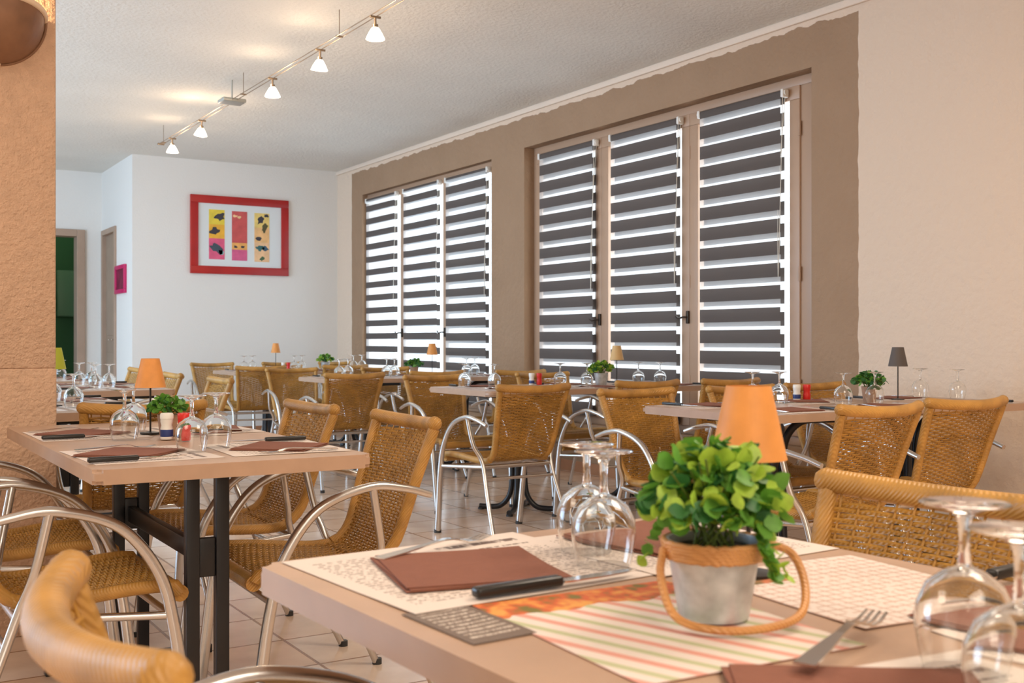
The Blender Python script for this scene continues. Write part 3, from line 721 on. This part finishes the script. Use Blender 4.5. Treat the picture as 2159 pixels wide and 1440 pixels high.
def plant_proto(name, pr, ph, pmat, frad, fh, leaf, n, seed, rope=False, cols=('leaf_a', 'leaf_b', 'leaf_c'), trail=0):
    rnd = random.Random(seed); p = empty(name)
    bm = BM(); b = pr*0.72
    lathe(bm, [(0, 0), (b, 0), (b+0.001, 0.003), (pr*0.97, ph*0.9), (pr, ph), (pr-0.003, ph), (pr*0.93, ph*0.86), (0, ph*0.86)], 36)
    pot = link('pot', bm, pmat, p)
    bm = BM(); lathe(bm, [(0, ph*0.885), (pr*0.9, ph*0.885), (pr*0.9, ph*0.865)], 24); link('soil', bm, 'soil', pot)
    bm = BM(); leafset(bm, rnd, n, frad, ph*0.9, ph+fh, leaf)
    for k in range(trail):
        a = rnd.choice((-0.6, -0.4, -0.9, 2.6)); L_ = rnd.uniform(0.9, 1.5)
        for i in range(9):
            t = i/8; one_leaf(bm, rnd, Vector((frad*(0.75+0.35*t)*math.cos(a), frad*(0.75+0.35*t)*math.sin(a), ph*(1.25-t*L_*0.55))), leaf*0.6, rnd.choice((0, 1)))
    for i in range(26):
        th = rnd.uniform(0, 2*PI); r1 = frad*rnd.uniform(0.4, 0.95); z1 = ph+fh*rnd.uniform(0.3, 0.9)
        tube(bm, cat([(rnd.uniform(-.5, .5)*pr, rnd.uniform(-.5, .5)*pr, ph*0.87), (r1*0.45*math.cos(th), r1*0.45*math.sin(th), (ph+z1)/2), (r1*math.cos(th), r1*math.sin(th), z1)], 4), 0.0012, 4, mi=3)
    link('foliage', bm, list(cols)+['stem'], p)
    if rope:
        bm = BM()
        for k in range(5):
            rr = pr*(0.98-0.012*(4-k)); z = ph*(0.80+0.043*k)
            tube(bm, [((rr+0.003)*math.cos(2*PI*q/48), (rr+0.003)*math.sin(2*PI*q/48), z+0.0008*math.sin(q*PI*0.9)) for q in range(48)], 0.0034, 8, closed=True)
        link('rope_band', bm, 'rope', p)
    return p
def shaker_proto(name, m0, m1, m2):
    s = empty(name)
    bm = BM(); lathe(bm, [(0, 0), (0.0165, 0), (0.0175, 0.003), (0.0175, 0.030), (0.0150, 0.040), (0.0175, 0.050), (0.0175, 0.058), (0, 0.058)], 24); link('body', bm, m0, s)
    bm = BM(); lathe(bm, [(0, 0.058), (0.0185, 0.058), (0.0185, 0.070), (0.016, 0.0745), (0, 0.0745)], 24); link('cap', bm, m1, s)
    bm = BM(); lathe(bm, [(0.0178, 0.008), (0.0180, 0.009), (0.0180, 0.027), (0.0178, 0.028)], 24); link('label_band', bm, m2, s); return s
PEP = shaker_proto('pepper_shaker', 'pepper', 'pepper', 'pepper')
SAL = shaker_proto('salt_shaker', 'white', 'white', 'blue')

Z = 0.75
def local(cx, cy, rz, x, y): return (cx+x*math.cos(rz)-y*math.sin(rz), cy+x*math.sin(rz)+y*math.cos(rz))
JR = random.Random(11)
def setting(x, y, rz, where, full=True, glass_at=None, mats=True):
    """x, y: middle of the place; rz: direction the diner looks is local +y"""
    j = lambda a: JR.uniform(-a, a); rz2 = rz+j(0.05)
    if mats: put(PM, (x, y, Z), rz2, 'printed paper placemat'+where, 'placemat', 'paper placemats')
    q = local(x, y, rz, -0.02+j(.01), -0.01+j(.01)); put(NP, (q[0], q[1], Z+0.0030), rz+j(0.75), 'brown folded napkin'+where, 'napkin', 'brown napkins')
    q = local(x, y, rz, 0.145+j(.008), -0.02+j(.02)); put(KN, (q[0], q[1], Z+0.0032), rz+j(0.12), 'black-handled steak knife'+where, 'knife', 'steak knives')
    q = local(x, y, rz, -0.150+j(.008), -0.02+j(.02)); put(FK, (q[0], q[1], Z+0.001), rz+j(0.12), 'steel fork'+where, 'fork', 'forks')
def wineglass(x, y, label): return put(GL, (x, y, Z+0.0026), JR.uniform(0, 3), 'upturned wine glass '+label, 'wine glass', 'upturned wine glasses')

# ================================================================== the room's furniture
def dup(o, loc, rz, label, catg, group): return put(o, loc, rz, label, catg, group)
TR_F = trestle_table(0.345, 0.60, 0.40); put(TR_F, (0.822, 0.755, 0), math.radians(2.5), 'taupe dining table in the foreground with the leafy plant, closest to the camera', 'table', 'long trestle tables')
TR_A = trestle_table(0.33, 0.71, 0.42); put(TR_A, (0.81, 3.21, 0), 0, 'taupe trestle table with black double legs, in front of the plaster column', 'table', 'long trestle tables')
TRB = trestle_table(0.33, 0.67, 0.42); put(TRB, (0.81, 5.24, 0), 0, 'trestle table just behind the plaster column, holding the green lamp', 'table', 'long trestle tables')
put(TRB, (1.37, 7.15, 0), 0, 'trestle table third back on the left side', 'table', 'long trestle tables')
put(TRB, (1.37, 8.80, 0), 0, 'trestle table farthest back on the left, before the doorway', 'table', 'long trestle tables')
PT = pedestal_table(0.43, 0.385)
row_names = {'E': 'grey lamp row', 'D': 'middle row', 'H': 'third row', 'P': 'last row'}
for r, y in (('E', 3.385), ('D', 5.66), ('H', 7.90), ('P', 10.20)):
    dx = -0.14 if r == 'E' else 0
    put(PT, (3.55+dx, y, 0), 0, 'taupe pedestal table at the aisle end of the %s' % row_names[r], 'table', 'pedestal tables')
    put(PT, (4.412+dx, y, 0), 0, 'taupe pedestal table by the window wall in the %s' % row_names[r], 'table', 'pedestal tables')

# chairs (x, y, rotation, label)
chairs = [
 (0.51, 0.965, FX-0.03, 'rattan armchair in the bottom left corner, only its thick top rail and arm visible'),
 (1.110, 1.065, BX+0.03, 'large rattan armchair at the right of the foreground table, basket weave close up'),
 (0.515, 2.965, FX+0.02, 'rattan armchair left of the column table, its seat and big silver arm in view'),
 (0.5, 3.64, FX-0.02, 'rattan armchair left of the column table, the farther one beside the column'),
 (1.14, 2.971, BX-0.03, 'golden rattan armchair at the right of the column table, nearer of the pair'),
 (1.132, 3.693, BX+0.02, 'golden rattan armchair at the right of the column table, farther of the pair'),
 (0.42, 5.2, FX, 'rattan armchair on the hidden left side of the table behind the column'),
 (0.95, 4.36, FY, 'rattan armchair just beyond the column table, its top rail level with the tabletop'),
 (1.67, 6.55, BX, 'shaded rattan armchair right of the orange lamp, back slanting, nearest of three'),
 (1.678, 7.676, BX, 'shaded rattan armchair behind the orange lamp of the column table'),
 (1.812, 9.345, BX, 'shaded rattan armchair left of the orange lamp, against the white wall corner'),
 (3.036, 5.013, FY+0.02, 'rattan armchair with its back to the camera in the centre of the photo'),
 (3.876, 5.126, FY, 'rattan armchair on the near side of the middle row, second from the aisle'),
 (4.486, 5.112, FY, 'rattan armchair on the near side of the middle row, nearest the window wall'),
 (3.33, 6.026, BYW, 'rattan armchair on the far side of the middle row, at the aisle end'),
 (4.267, 6.167, BYW, 'rattan armchair on the far side of the middle row, beside the brown pier'),
 (3.108, 2.895, FY+0.03, 'rattan armchair with its back to the camera, left one before the grey lamp'),
 (3.744, 2.988, FY-0.06, 'rattan armchair with its back to the camera, right one before the grey lamp'),
 (3.17, 3.7, BYW+0.02, 'rattan armchair facing the camera left of the big orange lampshade'),
 (3.82, 3.7, BYW, 'rattan armchair facing the camera, showing just behind the big orange lampshade'),
 (4.42, 3.78, BYW, 'rattan armchair facing the camera beside the red pepper pot at the window wall'),
 (3.071, 7.343, FY, 'rattan armchair with its back to the camera, third row, aisle end'),
 (3.8, 7.5, FY, 'rattan armchair with its back to the camera, third row, second from the aisle'),
 (4.48, 7.42, FY, 'rattan armchair with its back to the camera, third row, window end'),
 (3.2, 8.29, BYW, 'rattan armchair on the far side of the third row, aisle end'),
 (4.0, 8.2, BYW, 'rattan armchair on the far side of the third row, second from the aisle'),
 (3.27, 9.8, FY-0.10, 'rattan armchair with its back to the camera, last row, aisle end'),
 (4.05, 9.8, FY, 'rattan armchair with its back to the camera, last row, second from the aisle'),
 (3.3, 10.86, BYW, 'greyish rattan armchair against the back wall, aisle end'),
 (4.05, 10.86, BYW, 'greyish rattan armchair against the back wall, below the framed print'),
 (4.68, 10.86, BYW, 'greyish rattan armchair against the back wall, nearest the window corner'),
]
for x, y, rz, lb in chairs: chair(x, y, rz, lb)

# ------------------------------------------------------------------ place settings, rows
def row(y0, y1, near, far, nm):
    ends = ['aisle end', 'middle seat', 'window end']
    for i, x in enumerate(near): setting(x, y0+0.175, FY, ', near side of the %s, %s' % (nm, ends[i]))
    for i, x in enumerate(far): setting(x, y1-0.175, BYW, ', far side of the %s, %s' % (nm, ends[i]))
row(3.0, 3.77, (3.30, 3.87, 4.42), (3.25, 3.80, 4.40), 'grey lamp row')
row(5.275, 6.045, (3.40, 4.02, 4.60), (3.40, 4.02, 4.60), 'middle row')
row(7.515, 8.285, (3.38, 4.00, 4.58), (3.38, 4.00, 4.58), 'third row')
row(9.815, 10.585, (3.38, 4.00, 4.58), (3.38, 4.00, 4.58), 'last row')
def ends(ys, xl, xr, nm):
    for i, y in enumerate(ys):
        e = 'camera end' if i == 0 else 'far end'
        setting(xl, y, FX, ', left side of the %s, %s' % (nm, e)); setting(xr, y, BX, ', right side of the %s, %s' % (nm, e))
ends((2.79, 3.47), 0.645, 0.985, 'column table')
ends((4.86, 5.55), 0.645, 0.975, 'table behind the column')
ends((6.85, 7.45), 1.205, 1.535, 'third table on the left')
ends((8.48, 9.12), 1.205, 1.535, 'last table on the left')

# wine glasses
WGL = [
 (0.813, 1.097, 'left of the leafy foreground plant, right one of the blurred pair'),
 (0.850, 1.185, 'left of the leafy foreground plant, left one of the blurred pair'),
 (0.811, 0.585, 'standing large in the lower right of the foreground table'),
 (0.730, 0.480, 'cut off by the right edge of the photo, on the foreground table'),
 (0.700, 3.215, 'left of the orange lamp on the table in front of the column'),
 (0.790, 3.505, 'just behind the orange lamp on the table in front of the column'),
 (0.768, 2.775, 'left one of the pair in front of the red pepper pot'),
 (0.855, 2.860, 'right one of the pair in front of the red pepper pot'),
 (3.48, 3.585, 'left of the two behind the big orange lampshade'),
 (3.605, 3.545, 'right of the two behind the big orange lampshade'),
 (3.73, 3.29, 'left of the potted plant near the grey lamp, by the pepper pot'),
 (3.945, 3.30, 'directly in front of the potted plant near the grey lamp'),
 (4.64, 3.60, 'right of the grey lamp against the pink wall, left one'),
 (4.66, 3.40, 'right of the grey lamp against the pink wall, right one'),
 (3.385, 5.67, 'left of the central armchair back, right one'),
 (3.275, 5.84, 'left of the central armchair back, left one'),
 (3.885, 5.70, 'right of the central armchair back, beside the shakers'),
 (4.035, 5.62, 'right of the central armchair back, next to the plant'),
 (4.50, 5.69, 'against the large window blind, left of a pair'),
 (4.625, 5.62, 'against the large window blind, right of a pair'),
 (0.75, 4.96, 'half hidden by the column on the table behind it'),
 (0.86, 4.90, 'right of the column edge on the table behind it'),
 (0.80, 5.50, 'far one on the table behind the column'),
 (0.86, 5.42, 'far right one on the table behind the column'),
]
for x, y, lb in WGL: wineglass(x, y, lb)
for (nm, y, xs) in (('third row', 7.90, (3.30, 3.42, 3.70, 3.82, 4.42, 4.56)), ('last row', 10.20, (3.30, 3.42, 3.80, 3.92, 4.42, 4.56))):
    for i, x in enumerate(xs):
        wineglass(x, y+(0.06 if i % 2 else -0.05), 'in the %s, %s pair, %s one' % (nm, ('aisle', 'middle', 'window')[i//2], ('left', 'right')[i % 2]))
for (nm, y) in (('third table on the left', 7.15), ('last table on the left', 8.80)):
    for i, (dx, dy) in enumerate(((-0.05, -0.32), (0.04, -0.26), (-0.04, 0.24), (0.05, 0.32))):
        wineglass(1.37+dx, y+dy, 'on the %s, %s pair, %s one' % (nm, ('near', 'far')[i//2], ('left', 'right')[i % 2]))

# lamps
LO = lamp_proto('orange_shade', 0.139, 0.226)
put(LO, (0.929, 0.964, Z+0.001), 0, 'table lamp with large orange shade behind the leafy plant in the foreground', 'table lamp', 'orange table lamps')
put(LO, (0.810, 3.375, Z+0.003), 0, 'table lamp with orange shade on the table in front of the column', 'table lamp', 'orange table lamps')
LO = lamp_proto('orange_shade', 0.170, 0.262)
put(LO, (4.17, 7.98, Z+0.001), 0, 'table lamp with orange shade in front of the small window', 'table lamp', 'orange table lamps')
put(LO, (3.63, 10.20, Z+0.001), 0, 'tiny distant table lamp with orange shade before the white back wall', 'table lamp', 'orange table lamps')
LB = lamp_proto('beige_shade'); put(LB, (4.30, 5.66, Z+0.001), 0, 'table lamp with beige shade before the large window blind', 'table lamp', None)
LG = lamp_proto('grey_shade'); put(LG, (4.335, 3.49, Z+0.001), 0, 'table lamp with dark grey shade against the pink wall', 'table lamp', None)
LN = lamp_proto('green_shade'); put(LN, (0.812, 5.06, Z+0.001), 0, 'table lamp with lime green shade half hidden by the column', 'table lamp', None)

# plants
P1 = plant_proto('potted_plant', 0.048, 0.078, 'zinc', 0.070, 0.100, 0.023, 430, 3, rope=True, trail=5)
# rope handle hanging in a loop
bm = BM(); path = cat([(-0.052, -0.01, 0.070), (-0.057, -0.025, 0.045), (-0.048, -0.055, 0.014), (-0.015, -0.075, 0.0055), (0.035, -0.070, 0.0055), (0.075, -0.045, 0.012), (0.088, -0.015, 0.035), (0.080, 0.004, 0.062), (0.052, 0.0, 0.074)], 10)
tube(bm, path, 0.0042, 8); link('rope_handle', bm, 'rope', P1)
put(P1, (0.754, 0.832, Z+0.0035), math.radians(-31), 'leafy green plant in a zinc pot with rope band, foreground table', 'plant', None)
P2 = plant_proto('potted_plant', 0.030, 0.062, 'clay', 0.060, 0.055, 0.020, 190, 5, cols=('leaf_b', 'leaf_b', 'leaf_c'))
put(P2, (0.838, 3.285, Z+0.003), 0.5, 'small green plant beside the orange lamp on the table in front of the column', 'plant', None)
P3 = plant_proto('potted_plant', 0.036, 0.070, 'clay', 0.075, 0.070, 0.026, 150, 9, cols=('leaf_c', 'leaf_b', 'leaf_c'))
put(P3, (4.05, 3.42, Z+0.003), 0, 'dark green potted plant left of the grey lamp', 'plant', None)
P4 = plant_proto('potted_plant', 0.046, 0.075, 'zinc', 0.080, 0.080, 0.028, 150, 12, cols=('leaf_a', 'leaf_b', 'leaf_c'))
put(P4, (4.175, 5.66, Z+0.003), 0, 'green potted plant beside the beige lamp before the large window', 'plant', None)
put(P3, (3.98, 7.93, Z+0.003), 1.0, 'dark green plant beside the orange lamp in front of the small window', 'plant', None)
put(P4, (4.12, 10.15, Z+0.003), 2.0, 'distant potted plant before the white back wall', 'plant', None)
# shakers
for (x, y, nm) in ((0.846, 3.135, 'on the table in front of the column'), (3.90, 3.66, 'by the row with the grey lamp'), (3.845, 5.88, 'in the middle row'), (3.72, 10.1, 'in the last row before the back wall')):
    put(PEP, (x, y, Z+0.003), 0, 'red pepper shaker '+nm, 'shaker', 'red pepper shakers')
    put(SAL, (x-0.043, y+0.022, Z+0.003), 0, 'white and blue salt shaker '+nm, 'shaker', 'salt shakers')

# foreground table, laid by hand
def lay(o, x, y, deg, z, label, catg, group): return put(o, (x, y, Z+z), math.radians(deg), label, catg, group)
F1 = mat_proto(0.18, 0.165, 'text', 4); lay(F1, 0.672, 1.178, 4, 0.0005, 'printed paper placemat at the left corner of the foreground table', 'placemat', None)
F2 = mat_proto(0.125, 0.155, 'stripes', 5); lay(F2, 0.690, 0.845, -3, 0.0005, 'paper menu with tomato picture and red and green stripes, under the zinc pot', 'menu', None)
F3 = mat_proto(0.036, 0.068, 'dark', 6); lay(F3, 0.533, 0.945, 3, 0.0005, 'small dark grey printed card at the left edge of the foreground table', 'card', None)
F4 = mat_proto(0.125, 0.14, 'grid', 7); lay(F4, 0.985, 0.850, -5, 0.0005, 'printed paper menu with a grid of small text, right of the zinc pot', 'menu', None)
F5 = mat_proto(0.16, 0.15, 'text', 8); lay(F5, 0.985, 1.165, 3, 0.0005, 'printed paper placemat at the far right corner of the foreground table', 'placemat', None)
F6 = mat_proto(0.185, 0.15, 'text', 9); lay(F6, 0.680, 0.500, -6, 0.0005, 'printed paper placemat under the fork at the bottom of the photo', 'placemat', None)
F7 = mat_proto(0.125, 0.165, 'text', 10); lay(F7, 1.015, 0.520, -4, 0.0005, 'printed paper placemat in the lower right of the foreground table', 'placemat', None)
lay(NP, 0.655, 1.160, -13, 0.0035, 'brown folded napkin at the left corner of the foreground table', 'napkin', 'brown napkins')
lay(NP, 0.662, 0.556, -35.5, 0.0035, 'brown folded napkin cut off by the bottom edge of the photo', 'napkin', 'brown napkins')
lay(NP, 0.985, 1.205, 8, 0.0035, 'brown folded napkin behind the leafy plant on the foreground table', 'napkin', 'brown napkins')
lay(NP, 1.030, 0.640, 6, 0.0035, 'brown folded napkin at the right edge of the photo behind the large wine glass', 'napkin', 'brown napkins')
lay(KN, 0.700, 1.026, -88, 0.004, 'black-handled steak knife below the left napkin on the foreground table', 'knife', 'steak knives')
lay(KN, 1.115, 0.770, 95, 0.0095, 'black-handled steak knife at the right edge of the photo, foreground table', 'knife', 'steak knives')
lay(FK, 0.675, 1.285, -71, 0.004, 'steel fork above the left napkin on the foreground table', 'fork', 'forks')
lay(FK, 0.762, 0.673, -66, 0.0125, 'steel fork at the bottom of the photo with tines toward the large wine glass', 'fork', 'forks')
